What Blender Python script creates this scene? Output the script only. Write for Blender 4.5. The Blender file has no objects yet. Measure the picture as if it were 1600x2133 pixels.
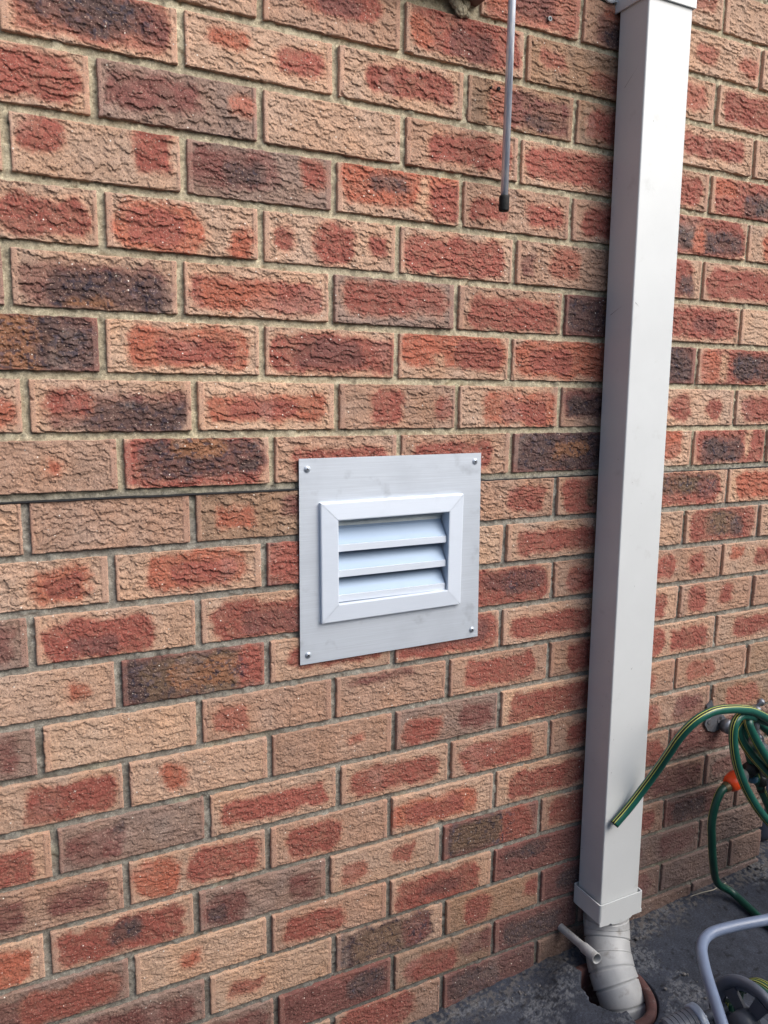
import bpy, bmesh, math, random
import numpy as np
from mathutils import Vector, Matrix
rng = np.random.default_rng(7)
random.seed(7)
sc = bpy.context.scene
COL = sc.collection

# ------------------------------------------------------------------ camera
cam_d = bpy.data.cameras.new("camera"); cam = bpy.data.objects.new("camera", cam_d); COL.objects.link(cam)
CAMPOS = Vector((-0.26723, -1.20304, -0.52610))
R0 = (0.89510696, -0.44564525, 0.01355866)
R1 = (-0.05961966, -0.14977674, -0.98692068)
R2 = (0.44184729, 0.88259121, -0.16063542)
M = Matrix(((R0[0], -R1[0], -R2[0], CAMPOS.x), (R0[1], -R1[1], -R2[1], CAMPOS.y),
            (R0[2], -R1[2], -R2[2], CAMPOS.z), (0, 0, 0, 1)))
cam.matrix_world = M
cam_d.sensor_fit = 'HORIZONTAL'; cam_d.sensor_width = 36.0; cam_d.lens = 36.0*1611.96/1600.0
cam_d.clip_start = 0.01; cam_d.clip_end = 2000
sc.camera = cam

# ------------------------------------------------------------------ world, sun, exposure
SUN_EL, SUN_AZ = 40, 143          # azimuth measured clockwise from +y (into the wall); sun stands in front and to the right
w = bpy.data.worlds.new("World"); sc.world = w; w.use_nodes = True
nt = w.node_tree; nt.nodes.clear()
sky = nt.nodes.new('ShaderNodeTexSky'); sky.sky_type = 'NISHITA'; sky.sun_disc = False
sky.sun_elevation = math.radians(SUN_EL); sky.sun_rotation = math.radians(SUN_AZ)
sky.air_density = 1.0; sky.dust_density = 3.5; sky.ozone_density = 1.0
bg = nt.nodes.new('ShaderNodeBackground'); bg.inputs['Strength'].default_value = 0.075
wo = nt.nodes.new('ShaderNodeOutputWorld')
nt.links.new(sky.outputs[0], bg.inputs[0]); nt.links.new(bg.outputs[0], wo.inputs[0])
sd = bpy.data.lights.new("sun", 'SUN'); sun = bpy.data.objects.new("sun", sd); COL.objects.link(sun)
sd.energy = 1.5; sd.angle = math.radians(58); sd.color = (1.0, 0.995, 0.99)
az, el = math.radians(SUN_AZ), math.radians(SUN_EL)
sdir = Vector((math.sin(az)*math.cos(el), math.cos(az)*math.cos(el), math.sin(el)))
sun.rotation_euler = (-sdir).to_track_quat('-Z', 'Y').to_euler()
sc.view_settings.view_transform = 'Standard'; sc.view_settings.look = 'None'
sc.view_settings.exposure = 1.22; sc.view_settings.gamma = 1.0
sc.view_settings.use_curve_mapping = False
sc.cycles.max_bounces = 6

# ------------------------------------------------------------------ helpers
def tag(o, label=None, cat=None, group=None, kind=None):
    if label: o['label'] = label
    if cat: o['category'] = cat
    if group: o['group'] = group
    if kind: o['kind'] = kind
    return o
def empty(name, loc, label, cat, group=None):
    o = bpy.data.objects.new(name, None); COL.objects.link(o); o.location = loc
    o.empty_display_size = 0.05
    return tag(o, label, cat, group)
def link(name, me, mats, parent=None, smooth=False):
    o = bpy.data.objects.new(name, me); COL.objects.link(o)
    for m in (mats if isinstance(mats, (list, tuple)) else [mats]): me.materials.append(m)
    if smooth:
        me.polygons.foreach_set('use_smooth', np.ones(len(me.polygons), bool))
    if parent:
        o.parent = parent
        o.matrix_parent_inverse = Matrix.Translation(-Vector(parent.location))
    return o
def mesh_np(name, V, F, colors=None, attrs=None, matidx=None):
    """V (n,3), F (m,4) quads"""
    me = bpy.data.meshes.new(name)
    V = np.ascontiguousarray(V, np.float32); F = np.ascontiguousarray(F, np.int32)
    me.vertices.add(len(V)); me.vertices.foreach_set('co', V.ravel())
    k = F.shape[1]
    me.loops.add(F.size); me.loops.foreach_set('vertex_index', F.ravel())
    me.polygons.add(len(F))
    me.polygons.foreach_set('loop_start', np.arange(0, F.size, k, dtype=np.int32))
    if matidx is not None: me.polygons.foreach_set('material_index', np.ascontiguousarray(matidx, np.int32))
    me.update(calc_edges=True)
    if colors is not None:
        a = me.color_attributes.new('col', 'FLOAT_COLOR', 'POINT')
        c = np.ones((len(V), 4), np.float32); c[:, :3] = colors
        a.data.foreach_set('color', c.ravel())
    for n, v in (attrs or {}).items():
        a = me.attributes.new(n, 'FLOAT', 'POINT'); a.data.foreach_set('value', np.ascontiguousarray(v, np.float32))
    return me
def bm_mesh(name, bm):
    bmesh.ops.recalc_face_normals(bm, faces=bm.faces)
    me = bpy.data.meshes.new(name); bm.to_mesh(me); bm.free(); return me
def box(bm, x0, x1, y0, y1, z0, z1, bev=0.0, seg=2):
    r = bmesh.ops.create_cube(bm, size=1.0)
    vs = r['verts']
    for v in vs:
        v.co = Vector((x0 if v.co.x < 0 else x1, y0 if v.co.y < 0 else y1, z0 if v.co.z < 0 else z1))
    if bev > 0:
        es = list({e for v in vs for e in v.link_edges})
        bmesh.ops.bevel(bm, geom=es, offset=bev, segments=seg, profile=0.7, affect='EDGES')
def hexa(bm, pts):
    """8 points: 4 of the front then 4 of the back, same order"""
    v = [bm.verts.new(p) for p in pts]
    for f in ((0,1,2,3), (7,6,5,4), (0,4,5,1), (1,5,6,2), (2,6,7,3), (3,7,4,0)):
        bm.faces.new([v[i] for i in f])
def frame_from(axis):
    a = Vector(axis).normalized()
    up = Vector((0, 0, 1)) if abs(a.z) < 0.9 else Vector((1, 0, 0))
    u = a.cross(up).normalized(); v = a.cross(u).normalized()
    return a, u, v
def lathe(bm, origin, axis, prof, seg=40, cap=True):
    """prof: list of (distance along axis, radius)"""
    a, u, v = frame_from(axis); o = Vector(origin); rings = []
    for d, r in prof:
        if r <= 1e-6: rings.append([bm.verts.new(o + a*d)]); continue
        rings.append([bm.verts.new(o + a*d + (u*math.cos(2*math.pi*i/seg) + v*math.sin(2*math.pi*i/seg))*r) for i in range(seg)])
    for A, B in zip(rings, rings[1:]):
        for i in range(seg):
            j = (i+1) % seg
            if len(A) == 1 and len(B) == 1: continue
            if len(A) == 1: bm.faces.new((A[0], B[j], B[i]))
            elif len(B) == 1: bm.faces.new((A[i], A[j], B[0]))
            else: bm.faces.new((A[i], A[j], B[j], B[i]))
    if cap:
        for rg in (rings[0], rings[-1]):
            if len(rg) > 1: bm.faces.new(rg)
def catmull(P, n=16):
    P = [np.array(p, float) for p in P]; P = [2*P[0]-P[1]] + P + [2*P[-1]-P[-2]]; out = []
    for i in range(1, len(P)-2):
        for t in np.linspace(0, 1, n, endpoint=False):
            a, b, c, d = P[i-1], P[i], P[i+1], P[i+2]
            out.append(0.5*((2*b)+(-a+c)*t+(2*a-5*b+4*c-d)*t*t+(-a+3*b-3*c+d)*t**3))
    out.append(P[-2]); return np.array(out)
def tube(name, path, r, seg=20, twist=0.0, caps=True, matfn=None, hollow=0.0):
    P = np.array(path, float); n = len(P)
    T = np.gradient(P, axis=0); T /= np.linalg.norm(T, axis=1)[:, None]
    ref = np.array([0, 0, 1.0]) if abs(T[0][2]) < 0.9 else np.array([1.0, 0, 0])
    U = np.zeros_like(P); u = np.cross(T[0], ref); u /= np.linalg.norm(u)
    for i in range(n):
        u = u - T[i]*np.dot(u, T[i]); u /= np.linalg.norm(u); U[i] = u
    W = np.cross(T, U)
    rad = np.full(n, r) if np.isscalar(r) else np.interp(np.linspace(0, 1, n), np.linspace(0, 1, len(r)), r)
    ang = np.arange(seg)*2*math.pi/seg
    tw = np.linspace(0, twist, n)[:, None]
    V = P[:, None, :] + rad[:, None, None]*(np.cos(ang[None]+tw)[..., None]*U[:, None, :] + np.sin(ang[None]+tw)[..., None]*W[:, None, :])
    V = V.reshape(-1, 3)
    i, j = np.meshgrid(np.arange(n-1), np.arange(seg), indexing='ij')
    j2 = (j+1) % seg
    F = np.stack([i*seg+j, i*seg+j2, (i+1)*seg+j2, (i+1)*seg+j], -1).reshape(-1, 4)
    mi = np.array([matfn(a, b) for a, b in zip(i.ravel(), j.ravel())]) if matfn else np.zeros(len(F))
    if caps:
        V = np.vstack([V, P[0], P[-1]]); c0, c1 = len(V)-2, len(V)-1
        k = np.arange(seg); k2 = (k+1) % seg; s2 = (n-1)*seg
        # quads with a doubled vertex are avoided: pair segments
        ke = np.arange(0, seg, 2)
        F = np.vstack([F, np.stack([np.full(len(ke), c0), (ke+2) % seg, ke+1, ke], -1),
                       np.stack([np.full(len(ke), c1), s2+ke, s2+ke+1, s2+(ke+2) % seg], -1)])
        mi = np.concatenate([mi, np.full(2*len(ke), 3 if matfn else 0)])
    return mesh_np(name, V, F, matidx=mi)
# lattice noise
_L = np.random.default_rng(3).random((256, 256)).astype(np.float32)
def vn(x, y, s, seed=0):
    x = np.asarray(x)/s + 37.3*seed; y = np.asarray(y)/s + 91.7*seed
    xi = np.floor(x).astype(int); yi = np.floor(y).astype(int); fx = x-xi; fy = y-yi
    fx = fx*fx*(3-2*fx); fy = fy*fy*(3-2*fy)
    a = _L[xi & 255, yi & 255]; b = _L[(xi+1) & 255, yi & 255]; c = _L[xi & 255, (yi+1) & 255]; d = _L[(xi+1) & 255, (yi+1) & 255]
    return (a*(1-fx)+b*fx)*(1-fy) + (c*(1-fx)+d*fx)*fy
def fbm(x, y, s, seed=0, o=3):
    t = 0; a = .5; tot = 0
    for i in range(o): t = t+a*vn(x, y, s/2**i, seed+i); tot += a; a *= .55
    return t/tot
def sstep(a, b, x):
    t = np.clip((x-a)/(b-a), 0, 1); return t*t*(3-2*t)
def s2l(r, g, b):
    f = lambda c: ((c/255+.055)/1.055)**2.4 if c > 10 else c/255/12.92
    return np.array([f(r), f(g), f(b)])

# ------------------------------------------------------------------ materials
class NT:
    def __init__(s, name):
        s.m = bpy.data.materials.new(name); s.m.use_nodes = True; s.t = s.m.node_tree
        s.b = s.t.nodes['Principled BSDF']
    def n(s, ty, **kw):
        o = s.t.nodes.new(ty)
        for k, v in kw.items(): setattr(o, k, v)
        return o
    def l(s, a, b): s.t.links.new(a, b)
    def co(s):
        if not hasattr(s, '_co'): s._co = s.n('ShaderNodeTexCoord').outputs['Object']
        return s._co
    def noise(s, scale, detail=2, rough=.5, vec=None):
        o = s.n('ShaderNodeTexNoise'); o.inputs['Scale'].default_value = scale; o.inputs['Detail'].default_value = detail
        o.inputs['Roughness'].default_value = rough; s.l(vec or s.co(), o.inputs['Vector']); return o.outputs['Fac']
    def mapping(s, scale):
        o = s.n('ShaderNodeMapping'); o.inputs['Scale'].default_value = scale; s.l(s.co(), o.inputs['Vector']); return o.outputs[0]
    def ramp(s, fac, stops):
        o = s.n('ShaderNodeValToRGB'); e = o.color_ramp.elements
        while len(e) < len(stops): e.new(.5)
        for i, (p, c) in enumerate(stops):
            e[i].position = p; e[i].color = (c[0], c[1], c[2], 1) if hasattr(c, '__len__') else (c, c, c, 1)
        s.l(fac, o.inputs[0]); return o.outputs[0]
    def mix(s, fac, a, b, mode='MIX'):
        o = s.n('ShaderNodeMix', data_type='RGBA', blend_type=mode)
        for sock, v in ((o.inputs[0], fac), (o.inputs[6], a), (o.inputs[7], b)):
            if isinstance(v, (int, float)): sock.default_value = v
            elif hasattr(v, 'is_output'): s.l(v, sock)
            else: sock.default_value = (v[0], v[1], v[2], 1)
        return o.outputs[2]
    def bump(s, h, strength, dist):
        o = s.n('ShaderNodeBump'); o.inputs['Strength'].default_value = strength; o.inputs['Distance'].default_value = dist
        s.l(h, o.inputs['Height'])
        if s.b.inputs['Normal'].is_linked: s.l(s.b.inputs['Normal'].links[0].from_socket, o.inputs['Normal'])
        s.l(o.outputs[0], s.b.inputs['Normal'])
    def vor(s, scale, vec=None, out='Distance'):
        o = s.n('ShaderNodeTexVoronoi'); o.inputs['Scale'].default_value = scale; s.l(vec or s.co(), o.inputs['Vector'])
        return o
def simple(name, col, rough=.5, metal=0.0, nscale=60, var=.12, bump=0.0, bscale=400, dirt=None, spec=.5):
    m = NT(name); n = m.noise(nscale, 4, .6)
    lo = [c*(1-var) for c in col]; hi = [min(1, c*(1+var)) for c in col]
    c = m.ramp(n, [(.3, lo), (.7, hi)])
    if dirt is not None:
        d = m.ramp(m.noise(dirt[1], 5, .65), [(dirt[2], 0), (dirt[2]+.12, 1)])
        dm = m.n('ShaderNodeMath', operation='MULTIPLY'); m.l(d, dm.inputs[0]); dm.inputs[1].default_value = dirt[3]
        c = m.mix(dm.outputs[0], c, dirt[0])
    m.l(c, m.b.inputs['Base Color'])
    r = m.ramp(m.noise(nscale*1.7, 3), [(.3, max(0, rough-.07)), (.7, min(1, rough+.07))]); m.l(r, m.b.inputs['Roughness'])
    m.b.inputs['Metallic'].default_value = metal; m.b.inputs['Specular IOR Level'].default_value = spec
    if bump: m.bump(m.noise(bscale, 3), bump, .001)
    return m.m
def attr_mat(name, rough, speck):
    m = NT(name); a = m.n('ShaderNodeAttribute', attribute_name='col').outputs['Color']
    g = m.ramp(m.noise(520, 4, .75), [(.25, .56), (.75, 1.42)])
    c = m.mix(1.0, a, g, 'MULTIPLY')
    if speck:
        c = m.mix(m.ramp(m.noise(330, 2, .6), [(.60, 0), (.68, .75)]), c, (.050, .026, .022))
        mp = m.n('ShaderNodeMapping'); mp.inputs['Location'].default_value = (3.1, 1.7, 5.3); m.l(m.co(), mp.inputs['Vector'])
        c = m.mix(m.ramp(m.noise(380, 2, .6, vec=mp.outputs[0]), [(.63, 0), (.70, .7)]), c, (.50, .36, .28))
        v = m.vor(260); f = m.ramp(v.outputs['Distance'], [(.13, 1), (.19, 0)])
        sel = m.n('ShaderNodeSeparateColor'); m.l(v.outputs['Color'], sel.inputs[0])
        on = m.ramp(sel.outputs[0], [(.78, 0), (.80, 1)])
        c = m.mix(m.mix(1.0, f, on, 'MULTIPLY'), c, (.48, .36, .29))
        v = m.vor(120); f = m.ramp(v.outputs['Distance'], [(.10, 1), (.15, 0)])
        sel = m.n('ShaderNodeSeparateColor'); m.l(v.outputs['Color'], sel.inputs[0])
        on = m.ramp(sel.outputs[0], [(.87, 0), (.88, 1)])
        c = m.mix(m.mix(1.0, f, on, 'MULTIPLY'), c, (.74, .68, .60))
        v = m.vor(330); f = m.ramp(v.outputs['Distance'], [(.16, 1), (.24, 0)])
        sel = m.n('ShaderNodeSeparateColor'); m.l(v.outputs['Color'], sel.inputs[0])
        on = m.ramp(sel.outputs[1], [(.60, 0), (.63, 1)])
        c = m.mix(m.mix(1.0, f, on, 'MULTIPLY'), c, (.055, .028, .028))
    else:
        v = m.vor(420); sel = m.n('ShaderNodeSeparateColor'); m.l(v.outputs['Color'], sel.inputs[0])
        gr = m.ramp(sel.outputs[0], [(0, .74), (.5, 1.0), (.93, 1.08), (1, 1.4)])
        c = m.mix(1.0, c, gr, 'MULTIPLY')
    m.l(c, m.b.inputs['Base Color']); m.b.inputs['Roughness'].default_value = rough
    m.b.inputs['Specular IOR Level'].default_value = .3
    m.bump(m.noise(700, 3, .7), .55, .0012)
    m.bump(m.noise(1600, 2, .6), .4, .0006)
    return m.m
M_BRICK = attr_mat('brick_face', .86, True)
M_MORTAR = attr_mat('mortar', .95, False)
M_GROUND = attr_mat('weathered_concrete', .9, False)

# ------------------------------------------------------------------ brick wall
# head joint x and course centre z measured per course: course -> {half-brick index: (x, z)}
J = {0:{0:(.0019,-.0398),2:(.2406,-.0382),4:(.4801,-.0406),6:(.7166,-.0401),10:(1.1956,-.0422)},
1:{-1:(-.1198,-.1249),1:(.1177,-.1254),3:(.3618,-.1228),5:(.5971,-.1242),9:(1.0756,-.1282)},
2:{-2:(-.2336,-.2142),0:(.0005,-.2132),2:(.2388,-.2118),4:(.4773,-.2084),6:(.719,-.2103),10:(1.1986,-.2127)},
3:{-1:(-.1166,-.2981),1:(.1163,-.2968),3:(.3553,-.2995),5:(.5943,-.2998),9:(1.0726,-.2991)},
4:{-2:(-.2418,-.3838),0:(-.0085,-.3839),2:(.2344,-.3889),4:(.4736,-.387),6:(.7122,-.387),10:(1.1984,-.3873)},
5:{-1:(-.1227,-.4713),1:(.1165,-.4754),3:(.3558,-.4744),5:(.5933,-.4754),9:(1.0762,-.4726)},
6:{-2:(-.2288,-.5567),0:(.0076,-.5612),2:(.2444,-.5635),4:(.4805,-.5618),6:(.7142,-.5636),10:(1.2032,-.5595)},
7:{-1:(-.1044,-.6457),1:(.1306,-.6478),3:(.3640,-.649),5:(.604,-.6511),9:(1.0811,-.6494)},
8:{-2:(-.2376,-.7373),0:(.0008,-.7382),6:(.7145,-.7396),10:(1.2006,-.7387)},
9:{-1:(-.1238,-.8216),1:(.1156,-.8198),5:(.5966,-.8213),9:(1.0749,-.8235),11:(1.3157,-.8265)},
10:{-2:(-.2397,-.9032),0:(.0049,-.9052),6:(.7177,-.9078),10:(1.2025,-.9095)},
11:{-1:(-.1208,-.9905),1:(.1195,-.993),3:(.3585,-.991),5:(.5953,-.9892),9:(1.0751,-.9948),11:(1.3166,-.9955)},
12:{-2:(-.2374,-1.078),0:(.0023,-1.0756),2:(.241,-1.0732),4:(.4774,-1.0739),6:(.7184,-1.0819),10:(1.2021,-1.0797)},
13:{-1:(-.1158,-1.1607),1:(.1219,-1.1617),3:(.3624,-1.1624),5:(.5996,-1.1581),9:(1.082,-1.1648),11:(1.3193,-1.1699)},
14:{-2:(-.2252,-1.2461),0:(.0118,-1.2459),2:(.251,-1.248),4:(.4861,-1.2474),6:(.7286,-1.2526),10:(1.2069,-1.2442)},
15:{-1:(-.1223,-1.3291),1:(.1166,-1.3338),3:(.3562,-1.3362),5:(.596,-1.338),9:(1.0797,-1.335)},
16:{-2:(-.2443,-1.4178),0:(-.0111,-1.4172),2:(.2307,-1.4211),4:(.4729,-1.4267),6:(.7149,-1.4275),10:(1.2067,-1.4265)},
17:{-1:(-.1197,-1.5006),1:(.1175,-1.5031),3:(.3569,-1.5041),5:(.5985,-1.5044),9:(1.0813,-1.5073),11:(1.322,-1.515)},
18:{0:(.004,-1.5844),2:(.2437,-1.5888),4:(.4844,-1.5886),6:(.7243,-1.5915),10:(1.206,-1.5955)},
19:{1:(.1286,-1.6700),3:(.3692,-1.6752),5:(.606,-1.6762),9:(1.0853,-1.6754),11:(1.32,-1.6783)},
20:{4:(.4839,-1.758),6:(.7234,-1.7593)}}
XEND = 1.437
def zc(k, x):
    d = J.get(k)
    if not d: return np.asarray(-(k+.5)*.0862 + (.003 if k < 0 else 0)) + 0*np.asarray(x)
    xs = np.array([v[0] for v in d.values()]); zs = np.array([v[1] for v in d.values()])
    if len(xs) < 3: return zs.mean() + 0*np.asarray(x)
    p = np.polyfit(xs, zs, 1); return p[0]*np.clip(x, -.6, 1.45)+p[1]
def zb(k, x): return .5*(zc(k-1, x)+zc(k, x))
def xj(k, u):
    d = J.get(k, {})
    if u in d: return d[u][0]
    if u == 12: return XEND+.005
    rr = random.Random(k*100+u)
    return u*.1197 + rr.uniform(-.003, .003)
TONE = {'P': s2l(176,144,122), 'T': s2l(163,130,110), 'B': s2l(150,120,98), 'G': s2l(138,114,102), 'M': s2l(122,82,74), 'Y': s2l(186,152,127)}
BLOT = {'r': s2l(151,95,80), 'R': s2l(141,80,69), 'o': s2l(160,93,73), 'm': s2l(115,73,67), 'd': s2l(84,66,63), 'w': s2l(132,92,68), 'u': s2l(108,86,70), 'p': s2l(180,142,116)}
SPEC = {
-4: {4:'P r,10,90,10,80'},
-3: {7:'P r,30,95,0,60', 9:'P'},
-2: {2:'P r,10,90,20,90', 4:'P r,1,100,0,100 m,30,75,20,80 o,5,30,10,70', 6:'T m,12,100,12,100 d,20,90,50,100 o,20,80,10,30', 8:'P r,20,45,25,70 r,74,98,35,78', 10:'P'},
-1: {-1:'P', 1:'T R,25,85,0,62 m,40,70,20,60', 3:'P R,5,98,-5,88 m,35,75,25,90 o,3,20,20,80', 5:'B r,12,38,25,62 r,62,98,45,85', 7:'P r,35,90,15,75', 9:'P R,5,98,12,85'},
0: {-2:'P r,4,97,-8,90 d,8,85,5,62 d,30,70,55,78 m,75,97,10,80', 0:'P o,14,42,18,52 R,60,94,28,78', 2:'P R,22,92,18,76', 4:'B r,18,50,12,92 m,36,97,12,92 d,55,80,55,85', 6:'B R,10,100,14,88', 8:'P R,12,90,18,76', 10:'P o,30,100,35,95'},
1: {-3:'P R,-10,94,12,86', -1:'G m,3,64,14,74 m,10,35,30,80 r,85,98,20,60', 1:'P', 3:'T R,18,94,18,80', 5:'P R,4,99,10,86', 7:'T R,30,92,15,88', 9:'P R,2,100,0,102 o,2,30,5,50 d,42,100,30,92'},
2: {-4:'P r,20,80,20,80', -2:'P R,6,28,-5,60 R,70,95,-5,72', 0:'G m,2,62,4,80 d,25,50,30,70 R,78,97,5,62', 2:'P o,2,100,-5,78 d,26,56,10,52 p,63,74,5,100 R,75,100,15,95', 4:'T R,8,40,32,82 R,60,95,28,76', 6:'T R,10,100,14,88', 8:'P R,1,97,0,100 d,42,94,30,92 d,3,34,25,85 o,34,46,20,90', 10:'P o,20,100,20,98'},
3: {-3:'P R,44,95,22,86', -1:'P o,4,62,12,102 o,80,97,45,105 R,10,50,20,90', 1:'P R,7,22,28,74 R,37,66,12,88 R,80,92,25,72', 3:'P R,3,93,12,94', 5:'T m,4,20,28,84 r,34,62,10,82', 7:'P R,40,90,0,96 d,75,92,40,96', 9:'T R,4,100,14,92'},
4: {-2:'P m,3,97,16,102 d,16,96,30,102 w,30,60,80,100', 0:'P R,3,94,22,86 o,10,60,30,80', 2:'G R,6,92,12,74', 4:'T R,9,96,24,94', 6:'M d,0,100,0,100 w,38,95,8,46', 8:'P R,-2,97,8,90 m,40,70,30,75', 10:'Y'},
5: {-3:'M w,-5,78,0,102 d,62,100,0,100', -1:'Y o,12,93,12,86 R,30,85,30,80', 1:'P R,1,102,12,92 m,20,75,22,84', 3:'P o,2,98,-5,74 R,50,95,10,80 p,28,40,45,100', 5:'P o,1,104,2,90 R,15,60,20,80', 7:'M d,0,96,0,96', 9:'P R,2,100,-2,102 d,46,104,14,88 o,6,26,5,95 p,27,38,5,95'},
6: {-4:'P o,60,95,30,90', -2:'P m,9,97,18,102 d,30,97,42,100 R,8,35,20,70', 0:'Y o,6,93,26,80 R,20,70,35,75', 2:'T R,25,54,8,92 R,82,97,26,78', 4:'P o,24,98,14,94 R,40,90,35,90', 6:'T m,0,100,0,80 d,5,80,20,76', 8:'P R,20,45,14,86 R,66,84,24,80', 10:'P R,8,100,18,94'},
7: {-3:'T o,62,70,42,70', -1:'P R,-2,96,-5,102 d,10,96,2,82 w,28,68,0,40', 1:'T R,15,90,28,80', 3:'T R,10,84,20,80', 5:'M d,0,105,-5,98 w,42,82,24,62', 7:'P o,-5,88,-5,76', 9:'P R,1,101,-5,98 d,8,70,22,98 p,72,81,0,78', 11:'P'},
8: {-4:'P', -2:'T', 0:'B o,14,42,32,72 m,60,100,10,60', 2:'T', 4:'T R,52,90,18,84', 6:'P R,4,102,2,98 u,30,102,20,80', 8:'P R,-2,92,2,98 u,0,88,5,66 m,60,88,20,80', 10:'Y o,10,102,8,92'},
9: {-3:'P o,54,88,16,88 R,60,85,30,80', -1:'P o,20,88,6,86 R,35,80,25,82', 1:'M R,2,100,2,92 m,30,80,20,70', 3:'Y', 5:'P R,10,96,20,84', 7:'P', 9:'P R,4,96,0,100 u,24,72,8,84 d,60,80,30,92', 11:'P'},
10: {-4:'G m,40,92,5,90 d,60,80,10,40', -2:'P R,4,74,14,102 m,20,50,50,95', 0:'P R,8,102,14,102 m,30,90,40,95', 2:'P R,2,100,14,98', 4:'P R,2,97,2,98 d,48,86,16,72 m,30,95,10,60', 6:'T R,14,82,24,86', 8:'T R,14,40,15,85 R,58,78,18,84', 10:'P o,10,30,10,50 R,46,102,20,76'},
11: {-3:'P o,72,82,36,66', -1:'M d,-2,40,-2,102 u,12,86,0,102 w,30,80,20,80 R,80,98,5,92', 1:'P R,15,92,20,80', 3:'P R,0,98,0,98 m,10,90,10,80', 5:'P R,8,97,24,86', 7:'P R,38,86,20,88', 9:'T R,10,34,8,90 R,54,74,12,76', 11:'T'},
12: {-4:'G m,50,90,5,85', -2:'Y', 0:'T r,7,34,28,82', 2:'T m,10,70,2,26', 4:'T R,14,88,12,86', 6:'T R,18,104,8,92', 8:'P R,4,34,4,94 R,42,92,22,88', 10:'P R,24,104,18,80'},
13: {-3:'P R,38,95,14,92 R,-5,20,10,92', -1:'P o,22,38,18,76', 1:'T r,64,76,40,62', 3:'G R,6,44,28,92 m,60,97,18,84', 5:'Y R,8,104,12,92', 7:'T R,52,76,28,82', 9:'T r,14,52,22,78', 11:'B'},
14: {-4:'P R,36,90,24,102', -2:'G m,4,43,18,92 d,35,43,15,40', 0:'P R,9,92,24,82', 2:'P R,8,90,18,86', 4:'T R,8,86,18,92', 6:'T R,18,102,18,82', 8:'T R,8,32,20,94 m,50,94,14,92', 10:'B r,20,70,20,80'},
15: {-3:'T m,4,36,18,94 m,52,90,14,82', -1:'P o,3,36,8,97 R,42,95,8,92', 1:'T R,12,58,16,92', 3:'P o,-4,84,18,86 R,10,70,30,80', 5:'P R,13,102,14,88', 7:'T R,44,92,14,92', 9:'G m,-4,70,8,90 m,50,104,0,98', 11:'G'},
16: {-4:'Y o,44,92,18,96', -2:'P R,3,94,12,92 d,38,62,18,70', 0:'G m,3,38,12,97 d,8,20,40,90 m,68,93,18,88', 2:'P r,8,32,34,82 R,55,76,22,62', 4:'M d,2,80,0,94 u,8,62,6,90 R,60,93,-2,100', 6:'T R,8,104,8,92', 8:'T m,-2,96,8,94', 10:'G m,10,76,18,82'},
17: {-3:'G m,-5,94,12,98 R,30,90,20,90', -1:'Y o,34,50,34,66', 1:'T R,10,62,18,88', 3:'P R,4,89,12,104 m,30,70,40,80', 5:'M m,0,104,-2,82 d,10,60,10,50', 7:'T R,50,88,20,80', 9:'G m,-4,84,8,92 d,10,60,20,90', 11:'G'},
18: {-2:'G m,5,94,16,98', 0:'Y r,14,42,38,74', 2:'P d,-2,90,-2,102 u,15,70,10,90 m,60,88,5,95', 4:'B R,18,46,12,92 R,86,104,14,66', 6:'M m,0,104,0,104 d,20,80,20,80', 8:'G m,-2,24,10,90 m,46,97,6,84', 10:'G'},
19: {-1:'G m,4,97,10,98', 1:'M m,0,104,-2,102 d,60,98,10,80', 3:'B R,8,64,24,94 m,66,104,6,72', 5:'M m,0,94,0,100 d,10,80,20,90', 7:'T R,24,88,8,94', 9:'G', 11:'T'},
20: {0:'P R,5,95,10,100', 2:'T R,5,74,-2,84', 4:'M m,0,104,-2,102 d,5,60,10,90', 6:'B u,40,90,20,90', 8:'B', 10:'G'},
21: {3:'B R,20,80,10,90', 5:'B', 7:'B', 9:'G'}}
# flake map: overlapping bark-like scales, thick at their lower edge
FX0, FZ0, FS = -.55, -1.95, .0008
FW, FH = int(2.1/FS), int(2.5/FS)
flake = np.zeros((FH, FW), np.float32)
def stamp(n, rx0, rx1, rz0, rz1, t0, t1, b1):
    cx = rng.random(n)*FW; cz = rng.random(n)*FH
    RX = rng.uniform(rx0, rx1, n)/FS; RZ = rng.uniform(rz0, rz1, n)/FS
    TT = rng.uniform(t0, t1, n); BB = rng.uniform(0, b1, n); SK = rng.uniform(-.35, .35, n); PW = rng.uniform(1.6, 3.2, n)
    for i in range(n):
        rx, rz = RX[i], RZ[i]
        x0, x1, z0, z1 = int(cx[i]-rx), int(cx[i]+rx)+1, int(cz[i]-rz*1.4), int(cz[i]+rz*1.4)+1
        if x0 < 0 or z0 < 0 or x1 > FW or z1 > FH: continue
        a = ((np.arange(x0, x1)-cx[i])/rx)[None, :]
        b = ((np.arange(z0, z1)-cz[i])/rz)[:, None] - SK[i]*a
        ins = (np.abs(a)**PW[i] + np.abs(b)**2) < 1
        up = (1-b)*.5                      # b grows upwards, thickest at the bottom edge
        h = np.where(ins, BB[i] + TT[i]*(.62*np.minimum(1, up*1.9)+.38*up)*(1-.5*np.abs(a)**2), 0)
        v = flake[z0:z1, x0:x1]; np.maximum(v, h, out=v)
stamp(26000, .005, .019, .0018, .0048, .0011, .0023, .0011)
stamp(110000, .0015, .006, .0008, .0022, .0007, .0015, .0011)
def flake_at(x, z):
    wx = x + (vn(x, z, .006, 5)-.5)*.006 + (vn(x, z, .002, 8)-.5)*.0022
    wz = z + (vn(x, z, .009, 6)-.5)*.006 + (vn(x, z, .0025, 7)-.5)*.0028
    i = np.clip(((wz-FZ0)/FS).astype(int), 0, FH-1); j = np.clip(((wx-FX0)/FS).astype(int), 0, FW-1)
    return flake[i, j]
VENT = (.222, .482, -.915, -.735)      # opening cut through the wall for the vent
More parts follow.
